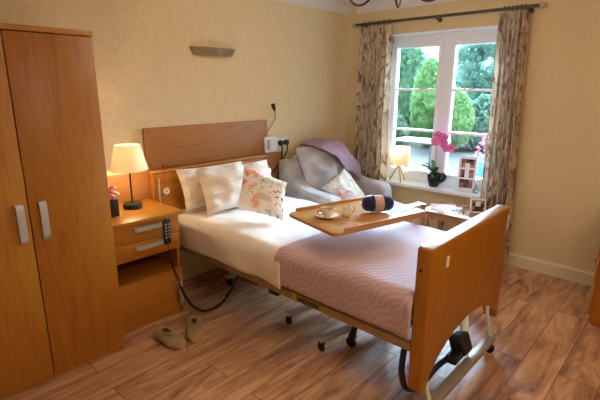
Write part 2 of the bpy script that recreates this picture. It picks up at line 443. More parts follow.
# ------------------------------------------------------------------ room shell
XW, YW, XB, YR, ZC = 4.023, 3.007, -1.2, -1.3, 2.40
OY0, OY1, OZ0, OZ1 = 1.30, 2.56, .585, 2.065       # window opening
struct('floor', MB().box(XB-.1, XW+.3, YR-.1, YW+.1, -.1, 0), 'floor')
struct('ceiling', MB().box(XB-.1, XW+.3, YR-.1, YW+.1, ZC, ZC+.1), 'ceil')
struct('wall_left', MB().box(XB-.1, XW+.3, YW, YW+.1, 0, ZC), 'paper_wall')
mb = MB().box(XW, XW+.28, YR, OY0, 0, ZC).box(XW, XW+.28, OY1, YW, 0, ZC).box(XW, XW+.28, OY0, OY1, 0, OZ0).box(XW, XW+.28, OY0, OY1, OZ1, ZC)
struct('wall_back', mb, 'cream')
struct('wall_right', MB().box(XB-.1, XW+.3, YR-.1, YR, 0, ZC), 'cream')
struct('wall_front', MB().box(XB-.1, XB, YR, YW, 0, ZC), 'cream')
def sk(axis, at, a, c):
    pr = [(0,0),(0,.118),(.006,.12),(.010,.108),(.016,.100),(.018,.095),(.018,0)]
    return MB().prism([(at-d, z) for d, z in pr], axis, a, c)
mb = MB()
mb.prism([(YW-d, z) for d, z in [(0,0),(0,.118),(.006,.12),(.010,.108),(.016,.100),(.018,.095),(.018,0)]], 'x', XB, XW-.02)
struct('baseboard_left', mb, 'skirt')
mb = MB(); mb.prism([(XW-d, z) for d, z in [(0,0),(0,.118),(.006,.12),(.010,.108),(.016,.100),(.018,.095),(.018,0)]], 'y', YR, YW-.02)
struct('baseboard_back', mb, 'skirt')
cove = [(0,0),(0,-.105),(.008,-.105)]+[(.008+.09*(1-math.cos(t*PI/2/6)), -.1+.092*math.sin(t*PI/2/6)) for t in range(1,7)]+[(.105,0)]
struct('trim_1', MB().prism([(YW-d, ZC+z) for d, z in cove], 'x', XB, XW, 0), 'ceil', smooth=True)
struct('trim_2', MB().prism([(XW-d, ZC+z) for d, z in cove], 'y', YR, YW-.1, 0), 'ceil', smooth=True)

# window
win = bpy.data.objects.new('window_1', None); COL.objects.link(win); WM[win] = Matrix(); win['kind'] = 'structure'
FX0, FX1 = 4.135, 4.20
mb = MB()
fw = .055
mb.box(FX0, FX1, OY0, OY0+fw, OZ0, OZ1, .004).box(FX0, FX1, OY1-fw, OY1, OZ0, OZ1, .004)
mb.box(FX0, FX1, OY0, OY1, OZ1-.085, OZ1, .004).box(FX0, FX1, OY0, OY1, OZ0, OZ0+.095, .004).box(FX0-.02, FX0, OY0+.02, OY1-.02, OZ1-.04, OZ1-.012, .004)
ym = 1.928
mb.box(FX0-.005, FX1-.003, ym-.035, ym+.035, OZ0+.05, OZ1-.05, .003)
mb.build('window_frame', 'white', win)
for a, c in ((OY0+fw, ym-.035), (ym+.035, OY1-fw)):
    s = MB(); w = .045; z0, z1 = OZ0+.095, OZ1-.085
    s.box(FX0-.015, FX1-.01, a, a+w, z0, z1, .006).box(FX0-.015, FX1-.01, c-w, c, z0, z1, .006)
    s.box(FX0-.015, FX1-.01, a+w, c-w, z0, z0+w, .006).box(FX0-.015, FX1-.01, a+w, c-w, z1-w, z1, .006)
    for k in (1, 2):
        z = z0+w+(z1-z0-2*w)*k/3
        s.box(FX0-.005, FX1-.015, a+w, c-w, z-.011, z+.011, .003)
    fr = s.build('window_sash', 'white', win)
    MB().box(FX0+.02, FX0+.026, a+w-.01, c-w+.01, z0+w-.01, z1-w+.01).build('window_pane', 'glass', fr, smooth=False)
    MB().box(FX0-.045, FX0-.015, (a+c)/2-.012, (a+c)/2+.012, z0+.01, z0+.03, .004).box(FX0-.045, FX0-.035, (a+c)/2-.012, (a+c)/2+.09, z0+.012, z0+.028, .004).build('handle', 'white', fr)
mb = MB().box(3.960, FX0, OY0-.05, OY1+.05, .562, .598, .008)
struct('window_sill', mb, 'white', win, True)
mb = MB().box(XW-.002, FX0, OY0, OY0+.012, OZ0, OZ1).box(XW-.002, FX0, OY1-.012, OY1, OZ0, OZ1).box(XW-.002, FX0, OY0, OY1, OZ1-.012, OZ1)
struct('window_reveal', mb, 'white', win)

# ------------------------------------------------------------------ wardrobe
def pull(p0, p1, depth, dirv, w, parent, name='handle', mat='steel'):
    # flat bow handle between two points standing off along dirv; w = strap width
    p0, p1, d = Vector(p0), Vector(p1), Vector(dirv)
    ax = (p1-p0).normalized(); sd = ax.cross(d).normalized()*w/2
    prof = [(0,0),(.0,.6),(.06,.92),(.14,1),(.86,1),(.94,.92),(1,.6),(1,0)]
    L = (p1-p0).length; b = MB(); ring = []
    inner = []
    for t, h in prof:
        q = p0+ax*L*t+d*depth*h; ring.append(q)
        inner.append(p0+ax*(L*(.5+(t-.5)*.93))+d*max(0, depth*h-.007))
    for side in (sd, -sd): pass
    bmx = b.bm
    A = [bmx.verts.new(q+sd) for q in ring]; B = [bmx.verts.new(q-sd) for q in ring]
    Ci = [bmx.verts.new(q+sd) for q in inner]; D = [bmx.verts.new(q-sd) for q in inner]
    n = len(ring)
    for i in range(n-1):
        bmx.faces.new((A[i],A[i+1],B[i+1],B[i])); bmx.faces.new((Ci[i],D[i],D[i+1],Ci[i+1]))
        bmx.faces.new((A[i],Ci[i],Ci[i+1],A[i+1])); bmx.faces.new((B[i],B[i+1],D[i+1],D[i]))
    bmesh.ops.recalc_face_normals(bmx, faces=bmx.faces[:])
    return b.build(name, mat, parent, ang=50)

w = thing('wardrobe', 'tall wooden two-door wardrobe with long grey handles beside the bedside cabinet', 'wardrobe', (.62,2.70,0))
x0, x1, yf, yb = .215, 1.024, 2.409, 2.985
MB().box(x0, x0+.02, yf, yb, .0, 1.80, .001).box(x1-.02, x1, yf, yb, 0, 1.80, .001).box(x0+.02, x1-.02, yb-.01, yb, .05, 1.80).box(x0+.02, x1-.02, yf+.01, yb-.01, .05, .068).build('carcass', 'wood_v', w)
MB().box(x0-.012, x1+.005, yf-.022, yb, 1.802, 1.828, .003).build('top_panel', 'wood_h', w)
MB().box(x0+.02, x1-.02, yf+.004, yf+.02, .0, .05).build('plinth', 'wood_h', w)
for a, c, hx in ((x0, .6205, .579), (.6255, x1-.001, .680)):
    d = MB().box(a, c, 2.389, 2.4085, .028, 1.798, .002).build('door', 'wood_v', w)
    pull((hx, 2.389, .805), (hx, 2.389, 1.0), .030, (0,-1,0), .034, d)

# ------------------------------------------------------------------ bedside cabinet
c = thing('bedside_cabinet', 'wooden bedside cabinet with two drawers and open shelf between wardrobe and bed', 'cabinet', (1.30,2.74,0))
a0, a1, yf, yb = 1.045, 1.527, 2.521, 2.965
MB().box(a0, a0+.018, yf+.018, yb, 0, .722).box(a1-.018, a1, yf+.018, yb, 0, .722).box(a0+.018, a1-.018, yb-.012, yb, .04, .722).box(a0+.018, a1-.018, yf+.02, yb-.012, .325, .34).box(a0+.018, a1-.018, yf+.02, yb-.012, .485, .497).build('carcass', 'wood_v', c)
MB().box(a0-.008, a1+.03, yf-.02, yb+.012, .724, .750, .003).build('top', 'wood_h', c)
MB().box(a0+.018, a1-.018, yf+.026, yf+.04, 0, .05).build('plinth', 'wood_h', c)
for z0, z1, hz in ((.606, .720, .688), (.490, .602, .566)):
    d = MB().box(a0, a1, yf, yf+.0175, z0, z1, .002).build('drawer', 'wood_h', c)
    pull((1.205, yf, hz), (1.395, yf, hz), .028, (0,-1,0), .028, d)
d = MB().box(a0, a1, yf, yf+.0175, .052, .340, .002).build('door', 'wood_h', c)
pull((1.497, yf, .075), (1.497, yf, .245), .026, (0,-1,0), .026, d)

# table lamp
def lamp_point(name, loc, power, color, size=.03):
    l = bpy.data.lights.new(name, 'POINT'); l.energy = power; l.color = color; l.shadow_soft_size = size
    o = bpy.data.objects.new(name, l); COL.objects.link(o); o.location = loc; return o
lx, ly = 1.352, 2.80
t = thing('table_lamp', 'lit table lamp with cream tapered shade and black base on the bedside cabinet', 'lamp', (lx,ly,.7505))
MB().lathe([(0,0),(.058,0),(.062,.004),(.062,.030),(.058,.034),(0,.034)], (lx,ly,.7505), 32).build('base', 'black', t)
MB().lathe([(.006,.032),(.006,.30)], (lx,ly,.7505), 12).build('stem', 'black', t)
sh = MB().lathe([(.122,0),(.080,.165),(.079,.165),(.121,.0),(.122,0)], (lx,ly,1.015), 40, cap=False).build('lamp_shade', 'shade', t)
for z, q in ((1.015, .1215), (1.180, .0795)): MB().torus((lx,ly,z), q, .002, 'z', 40).build('shade_trim', 'shade', sh)
MB().lathe([(0,0),(.012,.01),(.026,.05),(.02,.075),(0,.085)], (lx,ly,1.065), 16).build('bulb', 'bulb', t)

# small vase of flowers behind the wardrobe edge
t = thing('flower_vase', 'small dark square vase of pink and cream flowers at the bedside cabinet back corner', 'vase', (1.175,2.70,.7505))
MB().box(1.142, 1.200, 2.672, 2.728, .7505, .862, .006).build('vase_body', 'black', t)
f = MB()
for k in range(9):
    p = (1.172+random.uniform(-.03,.035), 2.70+random.uniform(-.03,.03), .885+random.uniform(-.01,.05))
    f.lathe([(0,-.018),(.016,-.010),(.020,.004),(.012,.014),(0,.016)], p, 10)
f.build('bloom', 'peach', t)
f = MB()
for k in range(12):
    p = (1.172+random.uniform(-.034,.04), 2.70+random.uniform(-.03,.03), .872+random.uniform(0,.03)); f.lathe([(0,-.012),(.014,-.004),(.014,.004),(0,.012)], p, 8)
f.build('foliage', 'palewood', t)

# ------------------------------------------------------------------ wall panels behind bed
t = thing('headboard_panel', 'wide brown wooden panel fixed to the wall above the bed', 'wall panel', (2.18,2.99,.93))
MB().box(1.573, 2.79, 2.983, YW-.001, .955, 1.262, .004).build('upper_board', 'panel', t)
for x, z in ((1.605,1.225),(2.755,1.225),(1.605,.99),(2.755,.99)): MB().lathe([(0,-.003),(.005,-.002),(.005,0)], (x,2.9825,z), 10, 'y').build('screw_cap', 'darkwood', t)
t = tag(MB().box(1.03, 2.83, 2.987, YW-.001, .56, .950, .003).build('wall_board', 'panel', origin=(1.9,2.99,.56)), 'low horizontal wooden board along the wall behind lamp and bed', 'wall panel')
MB().box(2.83, 3.0, 2.987, YW-.001, .56, .950, .003).build('end_board', 'panel', t)

# ------------------------------------------------------------------ care bed
bed = thing('care_bed', 'wooden profiling care bed with tall footboard and steel underframe on castors', 'bed', (2.19,1.9,0))
BX0, BX1 = 1.69, 2.69
# headboard: frame with rounded top rail
b = MB().box(1.60, 2.70, 2.925, 2.953, .30, .93, .004)
hb = b.build('headboard', 'wood_h', bed)
MB().box(1.575, 2.715, 2.912, 2.965, .928, .958, .012, 3).build('top_rail', 'wood_h', hb)
for a, c_ in ((1.575, 1.600), (2.70, 2.715)): MB().box(a, c_, 2.915, 2.962, .25, .93, .006).build('side_post', 'wood_v', hb)
MB().box(1.622, 1.634, 2.917, 2.926, .55, .90, .002).build('side_channel', 'steel', hb)
# footboard: thick end board with an arch cut in its lower edge
FY0, FY1 = .775, .852
arch = [(1.735,.16)]+[(1.735+(2.655-1.735)*t, .16+.205*math.sin(PI*min(1,max(0,t)))**.55) for t in [i/24 for i in range(1,24)]]+[(2.655,.16)]
out = [(BX0,.16)]+arch+[(BX1,.16),(BX1,.85)]
def rc(cx, cz, r, a0, n=5): return [(cx+r*math.cos(a0+PI/2*k/n), cz+r*math.sin(a0+PI/2*k/n)) for k in range(n+1)]
out = [(BX0,.16)]+arch+[(BX1,.16)]+rc(BX1-.02,.86,.02,0)+rc(BX0+.02,.86,.02,PI/2)
fb = MB().prism(out, 'y', FY0, FY1, .010, 3).build('footboard', 'foot', bed, ang=50)
MB().lathe([(0,-.002),(.008,-.002),(.008,.001)], (BX0,.826,.77), 12, 'x').build('bolt', 'black', fb)
MB().box(1.835, 1.862, FY0-.0015, FY0+.001, .755, .808).build('sticker', 'whiteplastic', fb, smooth=False)
MB().box(2.648, 2.672, FY0-.0015, FY0+.001, .742, .83).build('sticker', 'whiteplastic', fb, smooth=False)
# side rails and platform
b = MB().box(1.70, 1.738, FY1+.002, 2.92, .343, .388, .005).box(2.642, 2.68, FY1+.002, 2.92, .343, .388, .005).box(1.738, 2.642, 2.86, 2.90, .343, .385, .004)
fr = b.build('side_rail', 'rail', bed)
MB().box(1.6975, 1.70, 1.60, 1.617, .337, .394).build('strap_tag', 'yellow', fr, smooth=False)
MB().box(1.6985, 1.70, 1.42, 1.585, .352, .378).build('rating_label', 'stripe', fr, smooth=False)
b = MB()
for k in range(9): b.box(1.738, 2.642, .95+k*.21, 1.08+k*.21, .368, .388, .003)
b.build('slat', 'darkwood', bed)
MB().box(1.71, 2.67, .93, 2.915, .392, .585, .04, 3).build('mattress', 'sheet', bed)
# end crossbars with castors
def castor(x, y, parent, r=.034):
    cst = MB().lathe([(0,-.012),(r-.006,-.012),(r,-.006),(r,.006),(r-.006,.012),(0,.012)], (x,y,r), 18, 'x').build('castor', 'rubber', parent)
    MB().box(x-.022, x-.0125, y-.014, y+.022, r-.01, .0695, .002).box(x+.0125, x+.022, y-.014, y+.022, r-.01, .0695, .002).box(x-.022, x+.022, y-.012, y+.022, .0685, .0695).build('fork', 'black', cst)
for y, a, c_ in ((.748, 1.73, 2.535), (2.62, 1.98, 2.42)):
    cb = MB().box(a, c_, y-.026, y+.026, .070, .104, .004).build('crossbar', 'bar', bed)
    castor(a+.03, y, cb); castor(c_-.03, y, cb)
MB().tube([(2.522,.752,.10),(2.522,.785,.24),(2.522,.80,.36)], .012, 10).build('upright', 'silver', bed)
MB().tube([(1.747,.760,.10),(1.747,.80,.24)], .012, 10).build('upright', 'silver', bed)
for x in (2.03, 2.37):
    MB().tube([(x,2.62,.10),(x,2.62,.37)], .014, 10).build('upright', 'silver', bed)
act = MB().tube([(2.275,.815,.14),(2.33,.86,.42)], .024, 14).build('lift_actuator', 'white', bed)
MB().box(-.06, .05, -.045, .04, -.055, .055, .018, 3, Matrix.Translation((2.225,.815,.165)) @ Matrix.Rotation(-.35, 4, 'X')).build('motor', 'black', act)
MB().box(2.08, 2.19, .775, .84, .105, .15, .01).build('motor_bracket', 'black', act)
# black support leg under the middle of the frame
for x in (1.98, 2.40):
    lg = MB().tube([(x,1.32,.345),(x,1.345,.22),(x,1.38,.095)], [.02,.022,.018], 10).build('support_leg', 'black', bed)
    MB().lathe([(0,-.012),(.029,-.012),(.035,-.006),(.035,.006),(.029,.012),(0,.012)], (x,1.39,.035), 18, 'x').box(x-.02, x+.02, 1.365, 1.40, .06, .10, .004).build('castor', 'rubber', lg)
    MB().box(x-.025, x+.09, 1.28, 1.36, .315, .345, .006).build('bracket', 'black', bed)
MB().box(1.76, 1.86, 2.0, 2.16, .285, .342, .01).build('control_box', 'black', bed); MB().box(1.71, 1.75, 1.76, 1.84, .312, .3425, .003).build('rail_bracket', 'black', bed)
MB().tube(bez([(1.735,.90,.345),(1.722,.90,.28),(1.72,.90,.20),(1.77,.90,.09),(1.87,.90,.025),(1.98,.89,.024),(2.06,.87,.07),(2.11,.83,.12)]), .016, 8).build('cable_loop', 'black', bed)

# duvet (white) and quilted bedspread
def drape(x0, x1, y0, y1, ztop, zbot, r, nu, nv, wr, seed, puff=0, hem=None, zend=None):
    # cross-section: down the left side, over the top, down the right side
    def fn(u, v):
        y = y0+(y1-y0)*v
        W = x1-x0; H = ztop-zbot
        L = 2*H+W; s = u*L
        q = Vector((0,0))
        if s < H: px, pz = x0, zbot+s
        elif s < H+W: px, pz = x0+(s-H), ztop
        else: px, pz = x1, ztop-(s-H-W)
        # round the shoulders
        for cx, sg in ((x0+r, -1), (x1-r, 1)):
            if (px-cx)*sg > 0 and pz > ztop-r:
                d = Vector((px-cx, pz-(ztop-r))); m = max(abs(d.x), abs(d.y)); 
                if d.length > 1e-6: d = d.normalized()*m
                px, pz = cx+d.x, ztop-r+d.y
        side = px <= x0+.03 or px >= x1-.03
        w1 = noise.noise(Vector((px*3+seed, y*3, pz*3)))*wr*2.2+noise.noise(Vector((px*9+seed, y*9, pz*9)))*wr
        fold = math.sin(y*15+seed+3*noise.noise(Vector((y*2,seed,0))))*wr*1.2
        if pz < ztop-r*.6:
            sg = -1 if px < (x0+x1)/2 else 1
            k = (ztop-pz)/H
            px += sg*(abs(w1)+ (fold+wr)*k + puff*math.sin(min(1, k)*PI))
            pz += (noise.noise(Vector((y*2.2+seed, 5, 0)))*.02+.01)*k
        else: pz += w1 + puff*.6*math.sin(PI*v)
        if v > .999 or v < .001: pz -= .004
        return Vector((px, y, pz))
    return MB().grid(fn, nu, nv)
o = drape(1.686, 2.700, 1.70, 2.905, .625, .394, .055, 64, 60, .006, 1.7, .012).build('white_duvet', 'sheet', origin=(2.19,2.3,.6), ang=60)
tag(o, 'white cotton duvet spread over the pillow half of the bed', 'duvet')
o = drape(1.680, 2.706, .8535, 1.745, .642, .410, .06, 72, 60, .0026, 8.3, .005).build('pink_bedspread', 'quilt', origin=(2.19,1.3,.6), ang=60)
tag(o, 'dusty pink quilted bedspread covering the foot half of the bed', 'bedspread')
for o in (bpy.data.objects['white_duvet'], bpy.data.objects['pink_bedspread']):
    md = o.modifiers.new('thick', 'SOLIDIFY'); md.thickness = .012; md.offset = -1

# pillows
o = MB().cushion((1.725,2.735,.665),(2.37,2.735,.665),(2.37,2.86,.945),(1.735,2.86,.955), .15, 22, .05, .02, 3.).build('pillow', 'pillow', origin=(2.0,2.8,.65))
tag(o, 'ivory pillow leaning on the headboard, half hidden behind the other pillow', 'pillow', 'bed pillows')
o = MB().cushion((1.785,2.555,.655),(2.52,2.555,.655),(2.53,2.72,.955),(1.815,2.72,.955), .18, 22, .05, .022, 11.).build('pillow', 'pillow', origin=(2.13,2.66,.65))
tag(o, 'ivory pillow in front, directly behind the floral cushion on the bed', 'pillow', 'bed pillows')
o = MB().cushion((1.955,2.43,.69),(2.055,2.05,.66),(2.215,2.165,.885),(2.135,2.545,.985), .135, 18, .06, .008, 5.).build('floral_cushion', 'floral_bed', origin=(2.08,2.3,.65))
tag(o, 'square floral cushion with orange and pink blooms propped on the bed', 'cushion')

# ------------------------------------------------------------------ call cord, handset, cables
t = thing('pull_cord', 'red emergency pull cord with white ring hanging over the bed headboard', 'pull cord', (1.665,2.895,.80))
MB().tube([(1.664,2.905,.99),(1.664,2.90,.95),(1.666,2.894,.82)], .0025, 6).build('cord', 'red', t)
MB().torus((1.668,2.892,.797), .017, .009, 'y', 20, 8).build('ring', 'whiteplastic', t)
MB().lathe([(0,-.012),(.009,-.008),(.009,.008),(0,.012)], (1.664,2.906,.985), 10).build('toggle', 'red', t)

t = thing('bed_handset', 'black bed remote handset hooked over the top drawer handle with coiled cable', 'handset', (1.405,2.47,.555))
MB().box(1.378, 1.430, 2.458, 2.478, .560, .725, .008, 3).build('handset_body', 'black', t)
b = MB()
for k in range(5):
    for s in (-1, 1): b.box(1.404+s*.011-.007, 1.404+s*.011+.007, 2.4555, 2.459, .60+k*.022, .613+k*.022, .002)
b.build('button', 'grey', t)
MB().tube([(1.404,2.474,.715),(1.404,2.480,.728),(1.404,2.487,.722)], .005, 8).build('hook', 'black', t)
pts = bez([(1.404,2.469,.562),(1.408,2.46,.48),(1.420,2.45,.39),(1.44,2.43,.30),(1.47,2.42,.19),(1.53,2.40,.075),(1.61,2.37,.03),(1.70,2.32,.07),(1.755,2.25,.20),(1.775,2.21,.30)], 26)
coil = []
for i, p in enumerate(pts):
    a = i*1.25; k = .006 if 40 < i < 90 else 0.0
    d = (pts[min(i+1, len(pts)-1)]-pts[max(i-1,0)]).normalized(); u = d.cross(Vector((0,1,.3))).normalized(); v = d.cross(u)
    coil.append(p+u*math.cos(a)*k+v*math.sin(a)*k)
MB().tube(coil, [.003 if i < 40 else (.005 if i < 90 else .010) for i in range(len(coil))], 6).build('cable', 'black', t)

# wall uplighter shelf
t = thing('wall_uplighter', 'slim brown half-moon uplighter fixed high on the wallpapered wall', 'wall light', (2.23,2.99,1.80))
def ul(u, v):
    a = PI*u; r = 1-.35*(1-v)
    x = 2.232-.222*math.cos(a)*(.86+.14*v); y = YW-.001-.085*math.sin(a)*r; z = 1.795+.055*v
    return Vector((x, y, z))
MB().grid(ul, 28, 6).build('bowl', 'upl', t)
b = MB(); b.prism([(2.232-.19*math.cos(PI*k/20), YW-.002-.055*math.sin(PI*k/20)) for k in range(21)], 'z', 1.794, 1.797); b.build('base_plate', 'upl', t)

# sockets and reading light
t = thing('call_unit', 'white nurse call wall unit with grey buttons right of the headboard panel', 'wall unit', (2.81,3.0,.96))
MB().box(2.735, 2.888, 2.952, 2.982, .965, 1.108, .006).box(2.80, 2.88, 2.983, YW-.001, .98, 1.09).build('unit_body', 'whiteplastic', t)
MB().box(2.75, 2.79, 2.948, 2.953, .99, 1.085, .003).build('button_panel', 'grey', t)
MB().box(2.805, 2.875, 2.949, 2.953, 1.02, 1.075, .003).build('label_plate', 'paper', t)
t = thing('double_socket', 'white double wall socket holding two black plugs beside the armchair', 'socket', (2.99,3.0,.96))
MB().box(2.915, 3.064, 2.985, YW-.001, .99, 1.09, .004).build('socket_plate', 'whiteplastic', t)
for x, lab, cp in ((2.953, 'black plug in the left outlet of the double socket', [(2.953,2.955,1.02),(2.948,2.952,.95),(2.935,2.965,.80),(2.90,2.97,.62),(2.85,2.97,.4),(2.85,2.97,.05)]),
                   (3.028, 'black plug in the right outlet of the double socket', [(3.028,2.955,1.02),(3.01,2.945,.96),(2.955,2.95,.88),(2.86,2.968,.79),(2.78,2.972,.70),(2.78,2.97,.05)])):
    p = thing('power_plug', lab, 'plug', (x,2.97,1.02), 0, 'plugs in the wall socket')
    MB().lathe([(0,-.034),(.018,-.034),(.026,-.026),(.027,0),(0,0)], (x,2.9845,1.035), 18, 'y').build('plug_body', 'black', p)
    MB().tube(bez(cp, 8), .006, 8).build('cord', 'black', p)
t = thing('reading_light', 'small bent gooseneck reading light clipped above the nurse call unit', 'lamp', (2.80,2.99,1.10))
MB().tube(bez([(2.785,2.99,1.109),(2.80,2.985,1.16),(2.845,2.975,1.22),(2.875,2.965,1.27),(2.872,2.955,1.32),(2.845,2.945,1.355)]), .006, 8).build('gooseneck', 'steel', t)
MB().tube([(2.850,2.947,1.345),(2.835,2.940,1.372),(2.815,2.930,1.395)], [.010,.016,.020], 12).build('lamp_head', 'bronze', t)
MB().lathe([(0,0),(.016,0),(.016,.006),(0,.006)], (2.785,2.99,1.1085), 14).build('mount', 'steel', t)

# ------------------------------------------------------------------ armchair
ch = thing('armchair', 'grey upholstered armchair in the corner between bed and window', 'armchair', (3.35,2.5,0))
ax0, ax1 = 2.86, 3.855
def arm_mb(x0, x1):
    pts = [(2.27,.10),(2.25,.50),(2.262,.57),(2.30,.612),(2.40,.622),(2.55,.632),(2.65,.66),(2.74,.74),(2.81,.83),(2.87,.88),(2.93,.885),(2.935,.10)]
    return MB().prism(pts, 'x', x0, x1, .045, 4)
for a, c_ in ((ax0, 3.045), (3.665, ax1)): arm_mb(a, c_).build('arm', 'chair', ch, ang=60)
MB().box(3.046, 3.664, 2.28, 2.94, .11, .30, .02).build('seat_base', 'chair', ch)
MB().box(3.048, 3.662, 2.25, 2.72, .30, .455, .05, 4).build('seat_cushion', 'chair', ch)
bk = [(2.99,.30)]+[(3.355-.40*math.cos(PI*k/16), .76+.205*math.sin(PI*k/16)**.75) for k in range(17)]+[(3.72,.30)]
MB().prism(bk, 'y', 2.80, 2.935, .05, 4).build('backrest', 'chair', ch, ang=60)
MB().cushion((3.05,2.60,.455),(3.64,2.60,.455),(3.58,2.80,.95),(2.985,2.80,1.0), .27, 20, -.05, .012, 21.).build('back_cushion', 'chair', ch)
for x in (2.92, 3.79):
    for y in (2.32, 2.89): MB().lathe([(.018,0),(.026,.1)], (x,y,0), 12).build('leg', 'darkwood', ch)
o = MB().cushion((3.25,2.345,.475),(3.575,2.37,.475),(3.38,2.53,.79),(3.06,2.55,.645), .11, 16, .06, .008, 31.).build('floral_cushion', 'floral_chair', origin=(3.33,2.45,.47))
tag(o, 'pale floral cushion leaning inside the grey armchair', 'cushion')
def throw(u, v):
    x = 3.17+.50*u
    zt = .775+.205*max(.02, math.sin(PI*min(1, max(0, (x-2.955)/.80))))**.75
    drop = .03+.33*min(1,u*1.9)
    L = drop+.20; s = v*L-drop
    if s < -.03: y = 2.70-.15*min(1,(-s-.03)/.16)**.8; z = zt+.05-(.86*(-s-.03))
    else:
        y = 2.70+min(s+.03,.25)*1.0; z = zt+.045+.02*math.sin(PI*min(1,(s+.03)/.23))-max(0, s-.20)*.8
    z -= .10*max(0, u-.75)
    n_ = noise.noise(Vector((x*9, s*9, 0)))*.012
    return Vector((x+.05*max(0,-s), y-abs(n_), z+.016+n_))
o = MB().grid(throw, 36, 40, (1,1)).build('knitted_throw', 'knit', origin=(3.5,2.8,.9), ang=70)
o.modifiers.new('thick', 'SOLIDIFY').thickness = .014
tag(o, 'mauve pink chunky knitted throw draped over the armchair back', 'throw')

# ------------------------------------------------------------------ overbed table
RZ = math.radians(-13.5)
ob = thing('overbed_table', 'long wooden overbed table with raised lip standing across the pink bedspread', 'table', (2.195,1.53,0), RZ)
TZ = .79
hx, hy = .375, .245
out = rc(hx-.05,hy-.05,.05,0)+rc(-hx+.05,hy-.05,.05,PI/2)+rc(-hx+.05,-hy+.05,.05,PI)+rc(hx-.05,-hy+.05,.05,1.5*PI)
MB().prism(out, 'z', TZ-.02, TZ, .004).build('tray_top', 'tray', ob, world=False)
for s in (-1, 1):
    MB().box(-hx+.07, hx-.03, s*hy-.009 if s > 0 else -hy-.003, s*hy+.003 if s > 0 else -hy+.009, TZ-.016, TZ+.020, .004).build('lip', 'tray', ob, world=False)
MB().box(.30, .585, -.03, .03, TZ-.05, TZ-.021, .006).build('support_arm', 'steel', ob, world=False)
MB().box(.555, .605, -.035, .035, .08, TZ-.02, .006).build('column', 'rail', ob, world=False)
MB().box(.545, .60, -.155, .285, .075, .105, .005).build('base_bar', 'silver', ob, world=False)
for s in (-1, 1):
    fb_ = MB().box(-.375, .545, s*.185+.042, s*.185+.088, .070, .10, .004).build('base_leg', 'silver', ob, world=False)
    for x in (-.355, .57):
        y = s*.185+.065
        b = MB().lathe([(0,-.010),(.024,-.010),(.028,-.004),(.028,.004),(.024,.010),(0,.010)], (x,y,.028), 16, 'x').box(x-.016, x+.016, y-.014, y+.014,   .045, .070, .003)
        b.build('castor', 'rubber', fb_, world=False)

TT = TZ+.0005
def onT(lx_, ly_): 
    p = WM[ob] @ Vector((lx_, ly_, TT)); return (p.x, p.y, TT)
# cup and saucer at (1.94,1.60)
cx, cy = 1.985, 1.60
t = thing('saucer', 'white gold-rimmed saucer under the teacup on the overbed table', 'saucer', (cx,cy,TT))
MB().lathe([(0,.004),(.030,.004),(.032,0),(.036,0),(.050,.008),(.071,.016),(.072,.018),(.070,.019),(.048,.011),(.030,.008),(0,.008)], (cx,cy,TT), 36).build('saucer_dish', 'ceramic', t)
MB().torus((cx,cy,TT+.018), .0705, .0015, 'z', 36).build('rim', 'gold', t)
t = thing('teacup', 'cream teacup full of milky tea on its saucer', 'cup', (cx,cy,TT+.009))
MB().lathe([(0,.0),(.022,0),(.024,.004),(.034,.018),(.043,.038),(.047,.052),(.045,.053),(.041,.040),(.032,.020),(.020,.008),(0,.007)], (cx,cy,TT+.0085), 32).build('cup_body', 'ceramic', t)
MB().lathe([(0,0),(.0415,0),(.0415,.001),(0,.001)], (cx,cy,TT+.050), 28).build('tea', 'tea', t)
MB().tube(bez([(cx-.042,cy+.012,TT+.052),(cx-.065,cy+.02,TT+.050),(cx-.066,cy+.02,TT+.030),(cx-.036,cy+.010,TT+.026)],6), .004, 8).build('handle', 'gold', t)
cx, cy = 2.088, 1.535
t = thing('milk_jug', 'small cream milk jug with gold handle between teacup and yarn', 'jug', (cx,cy,TT))
MB().lathe([(0,0),(.022,0),(.025,.004),(.034,.022),(.035,.034),(.028,.052),(.030,.064),(.028,.065),(.025,.052),(.031,.034),(.030,.022),(.02,.008),(0,.006)], (cx,cy,TT), 28).build('jug_body', 'ceramic', t)
MB().tube(bez([(cx+.028,cy-.010,TT+.058),(cx+.052,cy-.018,TT+.054),(cx+.052,cy-.018,TT+.028),(cx+.032,cy-.012,TT+.020)],6), .004, 8).build('handle', 'gold', t)
# yarn ball: oblong skein
yc = Vector((2.30,1.45,TT+.056)); ya = Matrix.Translation(yc) @ Matrix.Rotation(math.radians(-38), 4, 'Z') @ Matrix.Scale(.88, 4)
t = thing('yarn_skein', 'navy blue wool skein with beige paper band on the overbed table', 'yarn', (yc.x,yc.y,TT))
pr = [(0,-.118),(.022,-.116),(.042,-.104),(.053,-.08),(.056,-.045),(.053,-.012),(.052,.012),(.054,.045),(.053,.08),(.042,.104),(.022,.116),(0,.118)]
MB().lathe(pr, (0,0,0), 30, 'x', ya).build('wool', 'yarn', t)
b = MB()
for k in range(60):
    ph = k*2.399; tilt = random.uniform(.25,.6); pts = []
    off = random.uniform(-.05,.05)
    for q in range(7):
        a = ph+q*.28; xx = off+(q-3)*.018*tilt*2
        r_ = .0565*math.sqrt(max(.05, 1-(abs(xx)/.119)**3.2)); pts.append((xx, r_*math.cos(a), r_*math.sin(a)))
    b.tube(pts, .0022, 5, True, ya)
b.build('strand', 'yarn', t)
MB().lathe([(.0605,-.034),(.061,0),(.0605,.030)], (0,0,0), 30, 'x', ya).build('paper_band', 'yarnband', t)
